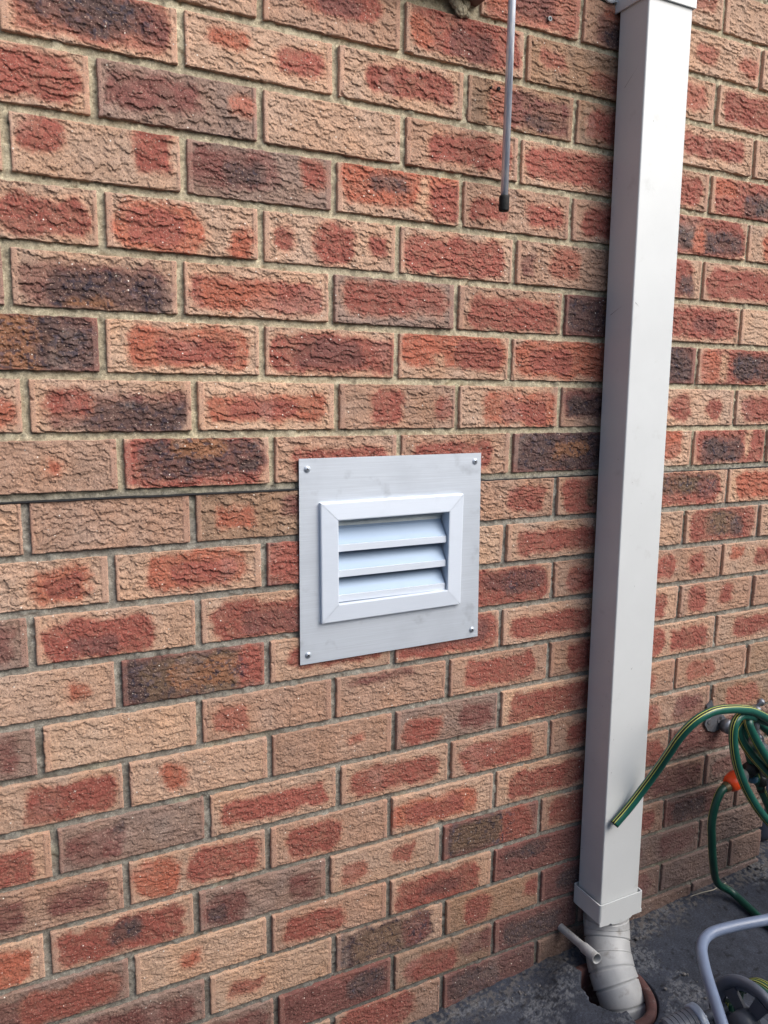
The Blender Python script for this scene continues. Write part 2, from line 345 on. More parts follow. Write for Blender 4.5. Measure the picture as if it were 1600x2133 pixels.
BV, BF, BC = [], [], []
nv = 0
def brick(k, xa, xb, spec, step, seed, M4=None, zs=None):
    global nv
    L = xb-xa
    nx = max(4, int(L/step)); nz = max(3, int(.075/step))
    s = np.linspace(0, 1, nx+1); t = np.linspace(0, 1, nz+1)
    S, T = np.meshgrid(s, t, indexing='ij')
    rr = np.random.default_rng(seed)
    X = xa + S*L
    gt = .0062; gb = .0060
    if k == 7: gb = .0085
    ztop = zb(k, X) - gt; zbot = zb(k+1, X) + gb
    Z = ztop + (zbot-ztop)*T
    # irregular arrises
    ex = (vn(Z, X*0+seed, .006, 2)-.5)*.0014; ez = (vn(X, Z*0+seed, .008, 4)-.5)*.0018
    X = X + ex*((S < .01).astype(float)+(S > .99)*1.0); Z = Z + ez*((T < .02).astype(float)+(T > .98)*1.0)
    ds = np.minimum(S, 1-S)*L; dt = np.minimum(T, 1-T)*.075
    ox, oz = rr.uniform(-.02, .02), rr.uniform(-.02, .02)
    mL = rr.uniform(.004, .010); mR = rr.uniform(.004, .010)
    dm = np.minimum(S*L-mL, (1-S)*L-mR)
    inner = sstep(-.0005, .0015, dm)
    amp = rr.uniform(.85, 1.22)*(1-.42*float(sstep(-.70, -1.05, -(k+.5)*.086)))
    sx_ = rr.uniform(.75, 1.25)*rr.choice([-1, 1]); sz_ = rr.uniform(.72, 1.2); xm_ = (xa+xb)/2; zm_ = float(Z.mean())
    h = (flake_at(xm_+(X-xm_)*sx_+ox, zm_+(Z-zm_)*sz_+oz+rr.uniform(-.1, .1)*(Z-zm_)*0+(X-xm_)*rr.uniform(-.06, .06))-.0019)*amp*inner + (fbm(X, Z, .03, 9)-.5)*.002*inner + (vn(X, Z, .0022, 19)-.5)*.0008*inner
    h = h*sstep(0, .0028, dt+.0006)
    edge = np.minimum(ds, dt); h = h - .0009*(1-sstep(0, .0018, edge))
    chip = fbm(X, Z, .018, int(seed) % 50+11)
    h = h - .004*sstep(.74, .84, chip)*(1-sstep(.002, .009, edge))
    y0 = rr.uniform(-.0012, .0012); tilt = rr.uniform(-.001, .001); ti2 = rr.uniform(-.001, .001)
    Y = np.minimum(y0 + tilt*(S-.5)*2 + ti2*(T-.5)*2 - h, .0034)
    Zo = Z - .8*np.maximum(h+.0005, 0)*inner*sstep(0, .004, dt)
    # colour
    parts = spec.split(); base = TONE[parts[0]]
    v1 = fbm(X, Z, .03, int(seed) % 40+1); v2 = fbm(X, Z, .007, int(seed) % 40+7)
    c = base[None, None]*(1+.22*(v1-.5)+.32*(v2-.5))[..., None]
    c = c*np.array([1, 1, 1])*(1+rr.uniform(-.05, .05))
    hue = (fbm(X, Z, .05, 3+int(seed) % 17)-.5)[..., None]
    c = c*(1+hue*np.array([.12, -.05, -.22]))
    qx = S*L + (fbm(X, Z, .026, 21)-.5)*.022 + (vn(X, Z, .004, 24)-.5)*.005
    qz = T*.075 + (fbm(X, Z, .024, 31)-.5)*.018 + (vn(X, Z, .004, 34)-.5)*.004
    dark = 0
    for b in parts[1:]:
        f = b.split(','); a0, a1, b0, b1 = [float(q)/100 for q in f[1:]]
        a0, a1, b0, b1 = a0*L, a1*L, b0*.075, b1*.075
        cx, cz, hx, hz = (a0+a1)/2, (b0+b1)/2, (a1-a0)/2, (b1-b0)/2
        rad = min(hx, hz)*.75
        dx = np.abs(qx-cx)-hx+rad; dz = np.abs(qz-cz)-hz+rad
        sd_ = np.sqrt(np.maximum(dx, 0)**2+np.maximum(dz, 0)**2)+np.minimum(np.maximum(dx, dz), 0)-rad
        if f[0] in 'roR':
            ha = ((1-sstep(0, .010, sd_))*.38)[..., None]; c = c*(1-ha) + s2l(176, 118, 94)*ha
        wdt = .0055 if f[0] not in 'dmup' else .009
        mk = 1-sstep(-wdt, wdt*.8, sd_)
        if f[0] in 'dmu': mk = mk*(.70+.3*sstep(.35, .65, v1))
        else: mk = mk*(.72+.28*sstep(.3, .6, .5*v1+.5*v2))
        if f[0] in 'dwu': dark = np.maximum(dark, mk)
        col = BLOT[f[0]]*(1+rr.uniform(-.08, .08))
        cc = col[None, None]*(1+.35*(v2-.5)+.25*(v1-.5))[..., None]
        c = c*(1-mk[..., None]) + cc*mk[..., None]
    spots = sstep(.70, .76, vn(X, Z, .0045, 44+int(seed) % 9))*np.clip(np.maximum(dark, .0), 0, 1)
    c = c*(1-.75*spots[..., None]) + np.array([.035, .03, .045])*.75*spots[..., None]
    blu = sstep(.66, .78, fbm(X, Z, .012, 61))*np.clip(dark, 0, 1)*.22
    c = c*(1-blu[..., None]) + s2l(120, 108, 122)*blu[..., None]
    # extruded end strips are smoother and a little pinker
    st = (1-inner)[..., None]*.45
    c = c*(1-st) + (c*.6+.4*s2l(196, 146, 130))*st
    c = c*(1+.20*(fbm(X, Z, .30, 81)-.5)+.16*(fbm(X, Z, .09, 84)-.5))[..., None]
    bloom = (sstep(.64, .82, fbm(X, Z, .07, 91))*.26*v2)[..., None]; c = c*(1-bloom) + s2l(186, 170, 156)*bloom
    # grime rising from the ground, with shade painted in to the lower right
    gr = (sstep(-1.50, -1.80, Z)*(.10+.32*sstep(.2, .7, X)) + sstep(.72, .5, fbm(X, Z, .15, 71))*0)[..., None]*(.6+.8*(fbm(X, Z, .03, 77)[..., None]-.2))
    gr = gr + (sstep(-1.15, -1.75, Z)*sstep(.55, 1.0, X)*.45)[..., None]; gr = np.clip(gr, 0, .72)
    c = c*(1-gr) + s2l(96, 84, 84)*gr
    # pad with a ring that runs back into the wall
    pad = lambda a: np.pad(a, 1, mode='edge')
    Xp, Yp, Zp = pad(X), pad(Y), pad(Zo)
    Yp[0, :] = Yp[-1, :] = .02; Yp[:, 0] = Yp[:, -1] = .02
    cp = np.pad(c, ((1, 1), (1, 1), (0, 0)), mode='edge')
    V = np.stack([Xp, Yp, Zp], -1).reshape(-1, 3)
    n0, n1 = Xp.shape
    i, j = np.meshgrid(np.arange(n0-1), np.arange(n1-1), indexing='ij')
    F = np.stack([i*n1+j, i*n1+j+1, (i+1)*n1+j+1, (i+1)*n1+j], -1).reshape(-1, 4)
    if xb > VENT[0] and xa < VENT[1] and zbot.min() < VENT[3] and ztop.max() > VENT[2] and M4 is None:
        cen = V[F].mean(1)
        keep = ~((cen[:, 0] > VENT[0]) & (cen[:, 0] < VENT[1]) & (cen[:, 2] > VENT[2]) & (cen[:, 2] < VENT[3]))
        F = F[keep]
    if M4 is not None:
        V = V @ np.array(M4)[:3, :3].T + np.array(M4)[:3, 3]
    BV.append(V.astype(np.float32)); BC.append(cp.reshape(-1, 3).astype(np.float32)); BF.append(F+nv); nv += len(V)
def rand_spec(rr):
    b = rr.choice('PPTTGB'); q = rr.random()
    if q < .25: return b
    if q < .75: return f"{b} {rr.choice('rRo')},{rr.randint(5,30)},{rr.randint(70,95)},{rr.randint(10,28)},{rr.randint(74,92)}"
    if q < .9: return f"{b} R,{rr.randint(10,20)},{rr.randint(35,50)},15,85 m,{rr.randint(60,70)},92,20,80"
    return "M d,0,100,0,100 w,30,70,5,45"
kmin, kmax = -9, 21
for k in range(kmin, kmax+1):
    us = [u for u in range(-14, 13) if (u-k) % 2 == 0]
    if us[-1] == 11: us.append(12)
    for a, b in zip(us, us[1:]):
        xa = xj(k, a)+.0056; xb = xj(k, b)-.0056
        if b == 12: xb = XEND
        seed = (k+20)*50+a+20
        spec = SPEC.get(k, {}).get(a) or rand_spec(random.Random(seed))
        # resolution follows the distance from the camera
        vis = (xb > -.40) and (-4 <= k <= 21)
        if k <= -2 and xa < .35 and k < -1: vis = False if k <= -3 and xa < .9 else vis
        xm = (xa+xb)/2
        step = (.00112 if xm < .75 else .0014) if vis else .006
        # the window opening above
        if k <= -2 and xa < .50 and xb > -.72:
            if xb > .51: xa = .507
            elif xa < -.73: xb = min(xb, -.72)
            else: continue
            if xb-xa < .02: continue
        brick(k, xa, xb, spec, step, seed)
# return wall behind the corner
MR = Matrix(((0, -1, 0, XEND), (1, 0, 0, 0), (0, 0, 1, 0), (0, 0, 0, 1)))
for k in range(kmin, kmax+1):
    off = .0 if k % 2 == 0 else .12
    x = -off
    while x < 1.6:
        xa, xb = max(x, .0)+.012, x+.2296
        if x < 0: xa = .012
        if xb-xa > .03: brick(k, xa, xb, rand_spec(random.Random(k*77+int(x*10))), .008, 5000+k*40+int(x*10), M4=MR)
        x += .24
wall = empty('brick_wall', (0.5, 0, -1.8), 'red and buff rock-faced brick wall with recessed mortar joints behind the downpipe', 'wall')
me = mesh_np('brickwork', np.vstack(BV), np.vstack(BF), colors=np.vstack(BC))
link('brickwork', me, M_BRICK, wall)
BV = BF = BC = None
# mortar
def mortar():
    xs = np.concatenate([np.linspace(-1.75, -.45, 40), np.arange(-.447, 1.434, .0022), [1.4345]])
    zs = np.concatenate([np.arange(-1.92, .34, .0022), np.linspace(.345, .79, 30)])
    X, Z = np.meshgrid(xs, zs, indexing='ij')
    Y = .0068 + (fbm(X, Z, .012, 3)-.5)*.0035 + (vn(X, Z, .0035, 5)-.5)*.0018
    # smeared and slumped places
    Y = Y - .004*sstep(.64, .8, fbm(X, Z, .03, 15))
    pits = sstep(.86, .93, vn(X, Z, .008, 12)); Y = np.maximum(Y + pits*.003, .0040)
    t = sstep(-.70, -.68, Z)[..., None]
    n1 = fbm(X, Z, .05, 20)[..., None]; n2 = fbm(X, Z, .008, 22)[..., None]
    up = s2l(174, 164, 140); lo = s2l(142, 138, 128)
    c = (lo*(1-t)+up*t)*(1+.5*(n1-.5)+.6*(n2-.5))
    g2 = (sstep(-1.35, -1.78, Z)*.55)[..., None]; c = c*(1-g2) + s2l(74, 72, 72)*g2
    moss = sstep(.66, .78, fbm(X, Z, .09, 40))[..., None]*.15; c = c*(1-moss) + s2l(150, 146, 96)*moss
    stain = sstep(.68, .8, fbm(X, Z, .02, 50))[..., None]*.5; c = c*(1-stain) + s2l(88, 84, 74)*stain
    V = np.stack([X, Y, Z], -1).reshape(-1, 3); n0, n1_ = X.shape
    i, j = np.meshgrid(np.arange(n0-1), np.arange(n1_-1), indexing='ij')
    F = np.stack([i*n1_+j, (i+1)*n1_+j, (i+1)*n1_+j+1, i*n1_+j+1], -1).reshape(-1, 4)
    cx = X[:-1, :-1].ravel(); cz = Z[:-1, :-1].ravel()
    keep = ~((cx > VENT[0]) & (cx < VENT[1]) & (cz > VENT[2]) & (cz < VENT[3]))
    keep &= ~((cx > -.72) & (cx < .503) & (cz > .115))
    V2 = np.array([[1.4345, .009, -1.92], [1.4345, 1.6, -1.92], [1.4345, 1.6, .79], [1.4345, .009, .79]])
    C = np.vstack([c.reshape(-1, 3), np.tile(lo, (4, 1))])
    nV = len(V)
    return mesh_np('mortar', np.vstack([V, V2]), np.vstack([F[keep], [[nV, nV+1, nV+2, nV+3]]]), colors=C)
link('mortar', mortar(), M_MORTAR, wall)
# damp course: the thin black membrane under the thick bed joint
M_BLACK = simple('black_plastic', (.012, .012, .014), .6)
bm = bmesh.new(); xs = np.arange(-1.7, 1.436, .02); prev = None
for x in xs:
    zt = float(zb(8, x))-.0058; yf = -.0016 if x < .24 else .004
    zz = zt + .0012*float(vn(x, 0, .05, 3)); th = .0013 + .001*float(vn(x, 1, .08, 5))
    q = [bm.verts.new(p) for p in ((x, yf, zz), (x, yf, zz+th), (x, .02, zz+th), (x, .02, zz))]
    if prev:
        for i in range(4): bm.faces.new((prev[i], prev[(i+1) % 4], q[(i+1) % 4], q[i]))
    prev = q
link('damp_course', bm_mesh('damp_course', bm), M_BLACK, wall)

# crumb of old mortar sticking out under the sill, wall plug and two drill holes
def blob(bm, c, r, seed, sq=(1, .7, .9)):
    rr = bmesh.ops.create_icosphere(bm, subdivisions=3, radius=1)
    for v in rr['verts']:
        n = .75+.5*float(fbm(v.co.x*3+v.co.z*2, v.co.y*3+seed, .9, seed))
        v.co = Vector((c[0]+v.co.x*r*n*sq[0], c[1]+v.co.y*r*n*sq[1], c[2]+v.co.z*r*n*sq[2]))
M_MORT2 = simple('old_mortar', s2l(158, 148, 126), .95, nscale=300, var=.3, bump=.8, bscale=500)
bm = bmesh.new()
for i, (x, z, r) in enumerate([(.455, .098, .010), (.463, .090, .011), (.471, .101, .009), (.446, .101, .006), (.476, .086, .006)]):
    blob(bm, (x, -.004, z), r, i+2)
link('mortar_lump', bm_mesh('mortar_lump', bm), M_MORT2, wall)
M_PLUG = simple('grey_plug_plastic', (.30, .33, .34), .5)
bm = bmesh.new(); lathe(bm, (.6469, .006, .1153), (0, -1, 0), [(0, .0022), (.0075, .0026), (.0078, .0042), (.0092, .0042), (.0094, .0022), (.004, .002)], 20, cap=False)
pl = link('wall_plug', bm_mesh('wall_plug', bm), M_PLUG, None, True)
tag(pl, 'small grey plastic plug pushed into the orange-red brick right of the hanging rod', 'wall plug')
M_HOLE = simple('hole_dark', (.006, .005, .005), 1)
bm = bmesh.new()
for x, z, r in ((.5448, -.016, .0032), (.5289, -.0171, .0022)):
    lathe(bm, (x, .004, z), (0, -1, 0), [(0, r), (.0068, r*.95), (.0068, 0)], 18)
link('drill_hole', bm_mesh('drill_hole', bm), M_HOLE, wall)

# ------------------------------------------------------------------ ground
def gz(x, y): return -1.797 + .068*np.clip((x-.5), -.6, 1.1) + 0*y
RC = (.806, -.142); RR = .092
def ground():
    xs = np.concatenate([[-300, -60, -15, -5, -2], np.linspace(-1.4, .25, 25), np.arange(.26, 1.75, .0028), np.linspace(1.8, 3, 8), [5, 15, 60, 300]])
    ys = np.concatenate([[-300, -60, -15, -5, -2], np.linspace(-1.6, -.62, 16), np.arange(-.61, .045, .0028), [.08, .3, 1, 5, 15, 60, 300]])
    X, Y = np.meshgrid(xs, ys, indexing='ij')
    Z = gz(X, Y)
    near = ((X > .2) & (X < 1.8) & (Y > -.65) & (Y < .06)).astype(float)
    n1 = fbm(X, Y, .12, 3, 4); n2 = fbm(X, Y, .02, 5); n3 = vn(X, Y, .006, 8); n4 = vn(X, Y, .0032, 13)
    Z = Z + near*((n1-.5)*.007 + (n2-.5)*.0008)
    wallp = sstep(.075, .0, -Y-.0 + (n2-.5)*.10)*near
    lich = np.zeros_like(X)
    for cx, cy, sx, sy, a in ((.68, -.10, .075, .050, 1), (.62, -.055, .10, .022, .8), (.50, -.025, .10, .014, .8), (.76, -.05, .04, .04, .9), (.935, -.085, .05, .055, 1), (.99, -.035, .08, .03, 1),
                              (1.10, -.01, .08, .018, .7), (.945, -.21, .055, .045, .9), (1.0, -.235, .03, .02, .9), (.90, -.24, .04, .03, .8), (1.42, -.035, .07, .035, 1), (.985, -.165, .03, .02, .6), (.77, -.235, .05, .04, .8)):
        lich = np.maximum(lich, a*np.exp(-((X-cx)/sx)**2-((Y-cy)/sy)**2))
    ridged = 1-np.abs(2*n3-1); r2 = 1-np.abs(2*n4-1)
    lm = sstep(.40, .70, lich*.8+.6*(n2-.25)+.3*(n3-.5))*near
    crumb = lm*sstep(.42, .62, .50*vn(X, Y, .0034, 51)+.30*vn(X, Y, .0065, 52)+.2*r2)
    Z = Z + crumb*.0006
    Z = Z + wallp*(.001+.005*fbm(X, Y, .022, 9)*sstep(-.045, .0, Y))
    # broken concrete round the drain socket
    d = np.hypot(X-RC[0], Y-RC[1]); th = np.arctan2(Y-RC[1], X-RC[0])
    cover = sstep(.16, .36, -np.cos(th-.05)+.25*(vn(th*.02, 0*th, .012, 14)-.5))
    rim = (RR+.002)*(1-cover) + cover*(.058+.018*(vn(th*.02, 0*th, .010, 4)-.5))
    Z = Z + near*cover*(.0235+.001*n2)*np.exp(-(np.maximum(d-.090, 0)/.05)**2)
    hole = 1-sstep(rim-.003, rim+.001, d)
    Z = Z*(1-hole) + (-2.05)*hole
    base = s2l(56, 60, 70); c = base*(1+.5*(n1-.5)+.6*(n2-.5)+.25*(n4-.5))[..., None]
    pale = s2l(116, 118, 122)
    c = c*(1-.6*crumb[..., None]) + pale*.6*crumb[..., None]
    dk = (lm*(1-sstep(.2, .5, ridged))*.7)[..., None]; c = c*(1-dk) + s2l(24, 24, 28)*dk
    wp = wallp[..., None]*.5*(n3[..., None] > .5); c = c*(1-wp) + s2l(112, 106, 100)*wp
    blk = sstep(.83, .90, vn(X, Y, .009, 33))[..., None]*near[..., None]*.7; c = c*(1-blk) + s2l(26, 26, 30)*blk
    V = np.stack([X, Y, Z], -1).reshape(-1, 3); a, b = X.shape
    i, j = np.meshgrid(np.arange(a-1), np.arange(b-1), indexing='ij')
    F = np.stack([i*b+j, (i+1)*b+j, (i+1)*b+j+1, i*b+j+1], -1).reshape(-1, 4)
    return mesh_np('ground', V, F, colors=c.reshape(-1, 3))
g = link('ground', ground(), M_GROUND, None); tag(g, kind='structure')
# loose crumbs of rubble
M_RUB = simple('rubble_grey', s2l(96, 94, 94), .95, nscale=200, var=.5, bump=.9, bscale=450)
bm = bmesh.new(); rr = random.Random(4)
for i in range(90):
    zone = rr.choice([(.45, .80, -.06, -.004), (.45, .80, -.06, -.004), (.62, .79, -.13, -.03), (.90, 1.0, -.12, -.004), (1.0, 1.42, -.025, -.003), (1.38, 1.44, -.06, -.004), (.90, 1.0, -.26, -.17)])
    x = rr.uniform(zone[0], zone[1]); y = rr.uniform(zone[2], zone[3]); r = rr.choice([.0012, .0016, .002, .003, .004])*rr.uniform(.7, 1.4)
    if math.hypot(x-RC[0], y-RC[1]) < RR+.012: continue
    b0 = bmesh.ops.create_icosphere(bm, subdivisions=1, radius=r)
    zz = float(gz(x, y))+r*.6+.002
    for v in b0['verts']:
        v.co = Vector((x+v.co.x*rr.uniform(.7, 1.3), y+v.co.y*rr.uniform(.7, 1.3), zz+v.co.z*rr.uniform(.5, 1)))
rb = link('rubble', bm_mesh('rubble', bm), M_RUB); tag(rb, 'grey crumbs of broken mortar and grit along the foot of the wall', 'rubble', kind='stuff')

# ------------------------------------------------------------------ downpipe
M_PVC = simple('painted_pipe', (.585, .605, .605), .42, nscale=8, var=.03, bump=.05, bscale=300, dirt=((.40, .40, .38), 22, .60, .32))
M_PVC2 = simple('aged_round_pipe', (.37, .375, .375), .5, nscale=25, var=.10, bump=.15, bscale=200, dirt=((.17, .155, .13), 24, .55, .6))
dp = empty('downpipe', (.875, -.045, -1.77), 'tall off-white rectangular plastic downpipe on the wall with a round elbow at its foot', 'downpipe')
def pX(z): return .8002 + (0.155-z)*.0133      # left side of the pipe; it leans slightly
def rect_pipe(bm, z0, z1, ex=0.0, hollow=True, yb=-.008, yf=-.080, W=.1062, bev=.0028):
    """vertical rectangular tube between z0 (top) and z1 (bottom) enlarged by ex"""
    def ring(z, e, y_b=None):
        xl = pX(z)-e; xr = pX(z)+W+e; yF = yf-e; yB = yb+e
        pts = []; n = 5; r = bev+max(e, 0)*.3
        for cx, cy, a0 in ((xr-r, yB-r, 0), (xl+r, yB-r, 90), (xl+r, yF+r, 180), (xr-r, yF+r, 270)):
            for q in range(n):
                a = math.radians(a0+90*q/(n-1)); pts.append(Vector((cx+r*math.cos(a), cy+r*math.sin(a), z)))
        return [bm.verts.new(p) for p in pts]
    A, B = ring(z0, ex), ring(z1, ex); C, D = ring(z0, ex-.0025), ring(z1, ex-.0025)
    n = len(A)
    for P, Q in ((A, B), (B, D), (D, C), (C, A)):
        for i in range(n): bm.faces.new((P[i], P[(i+1) % n], Q[(i+1) % n], Q[i]))
bm = bmesh.new(); rect_pipe(bm, .655, -1.63)
link('pipe', bm_mesh('pipe', bm), M_PVC, dp, False)
# scuffs: thin dark scratches and knocks in the paint
M_SCR = simple('paint_scratch', (.20, .20, .20), .7)
rr = random.Random(11)
def scratch(bm, face, a, z, dx, dz, wd):
    # face 'f' front (a = x offset), 's' left side (a = y)
    n = max(1e-6, math.hypot(dx, dz)); px_, pz_ = -dz/n*wd, dx/n*wd
    q = [(a+px_, z+pz_), (a+dx*.5+px_*.4, z+dz*.5+pz_*.4+.0006), (a+dx, z+dz), (a+dx*.5-px_*.4, z+dz*.5-pz_*.4+.0006), (a-px_, z-pz_)]
    vs = [bm.verts.new((pX(zq_)+aq, -.08025, zq_) if face == 'f' else (pX(zq_)-.00025, aq, zq_)) for aq, zq_ in q]
    bm.faces.new(vs)
SC = [('s', -.022, -.385, -.034, .016, .0006), ('s', -.030, .02, -.034, .028, .0005), ('f', .006, -.366, .010, -.008, .0006)]
for i in range(16):
    f_ = rr.choice('fs'); a_r = rr.uniform(.006, .098) if f_ == 'f' else rr.uniform(-.072, -.014)
    SC.append((f_, a_r, rr.uniform(-1.55, .1), rr.uniform(-.004, .004), rr.uniform(-.004, .004), rr.uniform(.0004, .0009)))
for q in SC:
    bm = bmesh.new(); scratch(bm, *q); link('scuff', bm_mesh('scuff', bm), M_SCR, dp)
# square-to-round adaptor with its notched skirt
bm = bmesh.new(); rect_pipe(bm, -1.607, -1.650, ex=.0072)
W = .1062
zf = -1.650
def skirt(pts, y):
    vs = [bm.verts.new((x, y, z)) for x, z in pts]; vb = [bm.verts.new((x, y+.003, z)) for x, z in pts]
    bm.faces.new(vs); bm.faces.new(vb[::-1])
    for i in range(len(vs)): bm.faces.new((vs[i], vs[(i+1) % len(vs)], vb[(i+1) % len(vs)], vb[i]))
xl = pX(zf)-.0072; xr = pX(zf)+W+.0072
zq = zf-.007
skirt([(xl+.001, zf+.001), (xr-.001, zf+.001), (xr-.001, zq)]+[(xr-.027-(W+.0144-.058)*t, zq-.0075*math.sin(math.pi*min(1, max(0, t)))**.5) for t in np.linspace(0, 1, 14)]+[(xl+.026, zq-.002), (xl+.001, zq)], -.0871)
# closing plate and spigot
box(bm, xl+.002, xr-.002, -.0842, -.004, zf-.0035, zf+.0005, .0005, 1)
link('adaptor', bm_mesh('adaptor', bm), M_PVC, dp, False)
# round pipe: short spigot, then jointed bends leading forward into the drain
ep = catmull([(.8800,-.0385,-1.640),(.8800,-.0392,-1.672),(.875,-.050,-1.706),(.860,-.074,-1.738),(.848,-.104,-1.766),(.846,-.137,-1.804),(.845,-.160,-1.86),(.845,-.168,-1.93)], 24)
n_ = len(ep); er = np.full(n_, .0485); q_ = np.arange(n_)
er[q_ < 30] = .0475; er[(q_ >= 30) & (q_ < 58)] = .0492; er[(q_ >= 58) & (q_ < 76)] = .0480; er[(q_ >= 76) & (q_ < 106)] = .0494; er[q_ >= 106] = .0478
for q in (30, 46, 58, 76, 92, 106, 122): er[q] -= .0042
er[104:106] += .0006; er[74:76] += .0004
link('elbow', tube('elbow', ep, list(er), 56), M_PVC2, dp, True)
# clip at the top with its fixing ear
M_CLIP = simple('painted_clip', (.59, .61, .61), .4, nscale=12, var=.03)
cl = bmesh.new()
zt = .1545
box(cl, pX(zt)-.004, pX(zt)+W+.004, -.0845, -.0805, zt, zt+.030, .0012)
box(cl, pX(zt)-.0045, pX(zt)-.0005, -.0800, .004, zt, zt+.030, .0012)
box(cl, pX(zt)+W+.0005, pX(zt)+W+.0045, -.0800, .004, zt, zt+.030, .0012)
clip = link('clip', bm_mesh('clip', cl), M_CLIP, dp)
cl = bmesh.new(); lathe(cl, (pX(zt)-.020, -.001, .187), (0, -1, 0), [(0, .0), (0, .0185), (.0035, .0185), (.0045, .0165), (.0045, 0)], 36)
box(cl, pX(zt)-.022, pX(zt)-.001, -.0050, -.0012, .172, .200, .0008)
link('fixing_ear', bm_mesh('fixing_ear', cl), M_CLIP, clip, False)

# small overflow pipe poking out of the wall
of = empty('overflow_pipe', (.79, 0, -1.71), 'thin grey plastic overflow pipe with a flared open end beside the foot of the downpipe', 'pipe')
A = Vector((.7895, .01, -1.7085)); Bp = Vector((.7765, -.128, -1.6865))
ax = (Bp-A); Ln = ax.length
bm = bmesh.new()
lathe(bm, A, ax, [(0, .0083), (Ln*.60, .0083), (Ln*.66, .0098), (Ln*.69, .0110), (Ln-.001, .0112), (Ln, .0106), (Ln, .0094), (Ln-.001, .0090), (Ln*.70, .0088), (Ln*.66, .0068), (Ln*.2, .0066), (Ln*.2, 0)], 36, cap=False)
link('tube', bm_mesh('tube', bm), M_PVC2, of, True)

# terracotta drain socket in the ground
M_TER = simple('old_terracotta', s2l(80, 50, 47), .75, nscale=60, var=.25, bump=.5, bscale=250, dirt=((.16, .13, .12), 45, .58, .8))
bm = bmesh.new()
zr = float(gz(RC[0], 0))
lathe(bm, (RC[0], RC[1], zr-.20), (0, 0, 1), [(0, .089), (.190, .0925), (.2050, .0925), (.2100, .090), (.2105, .080), (.2085, .0745), (.14, .0730), (.13, .056), (0, .055)], 72, cap=False)
for v in bm.verts:
    a = math.atan2(v.co.y-RC[1], v.co.x-RC[0]); n = float(vn(a*.05, v.co.z, .02, 6))-.5
    v.co.x += n*.003*math.cos(a); v.co.y += n*.003*math.sin(a)
    if v.co.z > zr-.01: v.co.z += (float(vn(a*.05, 0, .012, 9))-.5)*.006
ds = link('drain_socket', bm_mesh('drain_socket', bm), M_TER, None, True)
tag(ds, 'round rusty red clay drain socket sunk in the concrete around the foot of the downpipe', 'drain pipe')

# ------------------------------------------------------------------ vent
def alu(name, col, rough, metal, streak, vert=False, dirt=.25):
    m = NT(name)
    v = m.mapping((900, 900, 12) if vert else (12, 900, 900))
    st = m.noise(1.0, 3, .6, vec=v)
    big = m.noise(9, 4, .6)
    c = m.ramp(st, [(.3, [q*(1-streak) for q in col]), (.7, [min(1, q*(1+streak)) for q in col])])
    c = m.mix(m.ramp(big, [(.45, 0), (.75, dirt)]), c, [q*.72 for q in col])
    sm = m.ramp(m.noise(26, 3, .5), [(.60, 0), (.72, dirt*1.3)]); c = m.mix(sm, c, [q*.6 for q in col])
    m.l(c, m.b.inputs['Base Color'])
    m.l(m.ramp(st, [(.3, rough-.06), (.7, rough+.06)]), m.b.inputs['Roughness'])
    m.b.inputs['Metallic'].default_value = metal
    m.bump(st, .06, .0004)
    return m.m
M_PLATE = alu('brushed_aluminium_sheet', (.66, .715, .78), .38, .40, .06, dirt=.36)
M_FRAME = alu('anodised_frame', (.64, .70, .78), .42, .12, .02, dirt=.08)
M_SLAT_SHADED = alu('anodised_slat_shaded', (.23, .31, .42), .45, .2, .025, dirt=.05)  # one metal with the lip; darkened here to paint how light falls
M_STEEL = simple('zinc_screw', (.45, .50, .56), .5, .6)
M_DARK = simple('dark_slot', (.02, .02, .022), .7)
vent = empty('wall_vent', (.355, 0, -.825), 'square aluminium plate with a white louvred vent screwed to the middle of the brick wall', 'vent')
# backing plate as four strips round the opening
PO = [(.1752, -.6463), (.5322, -.6455), (.5383, -.9990), (.1762, -1.0022)]
PI_ = [(.235, -.748), (.467, -.746), (.467, -.902), (.235, -.904)]
bm = bmesh.new(); yf, yb = -.0040, -.0026
fo = [bm.verts.new((x, yf, z)) for x, z in PO]; fi = [bm.verts.new((x, yf, z)) for x, z in PI_]
bo = [bm.verts.new((x, yb, z)) for x, z in PO]; bi = [bm.verts.new((x, yb, z)) for x, z in PI_]
for i in range(4):
    j = (i+1) % 4
    bm.faces.new((fo[i], fo[j], fi[j], fi[i])); bm.faces.new((bo[j], bo[i], bi[i], bi[j]))
    bm.faces.new((fo[j], fo[i], bo[i], bo[j])); bm.faces.new((fi[i], fi[j], bi[j], bi[i]))
plate = link('backing_plate', bm_mesh('backing_plate', bm), M_PLATE, vent)
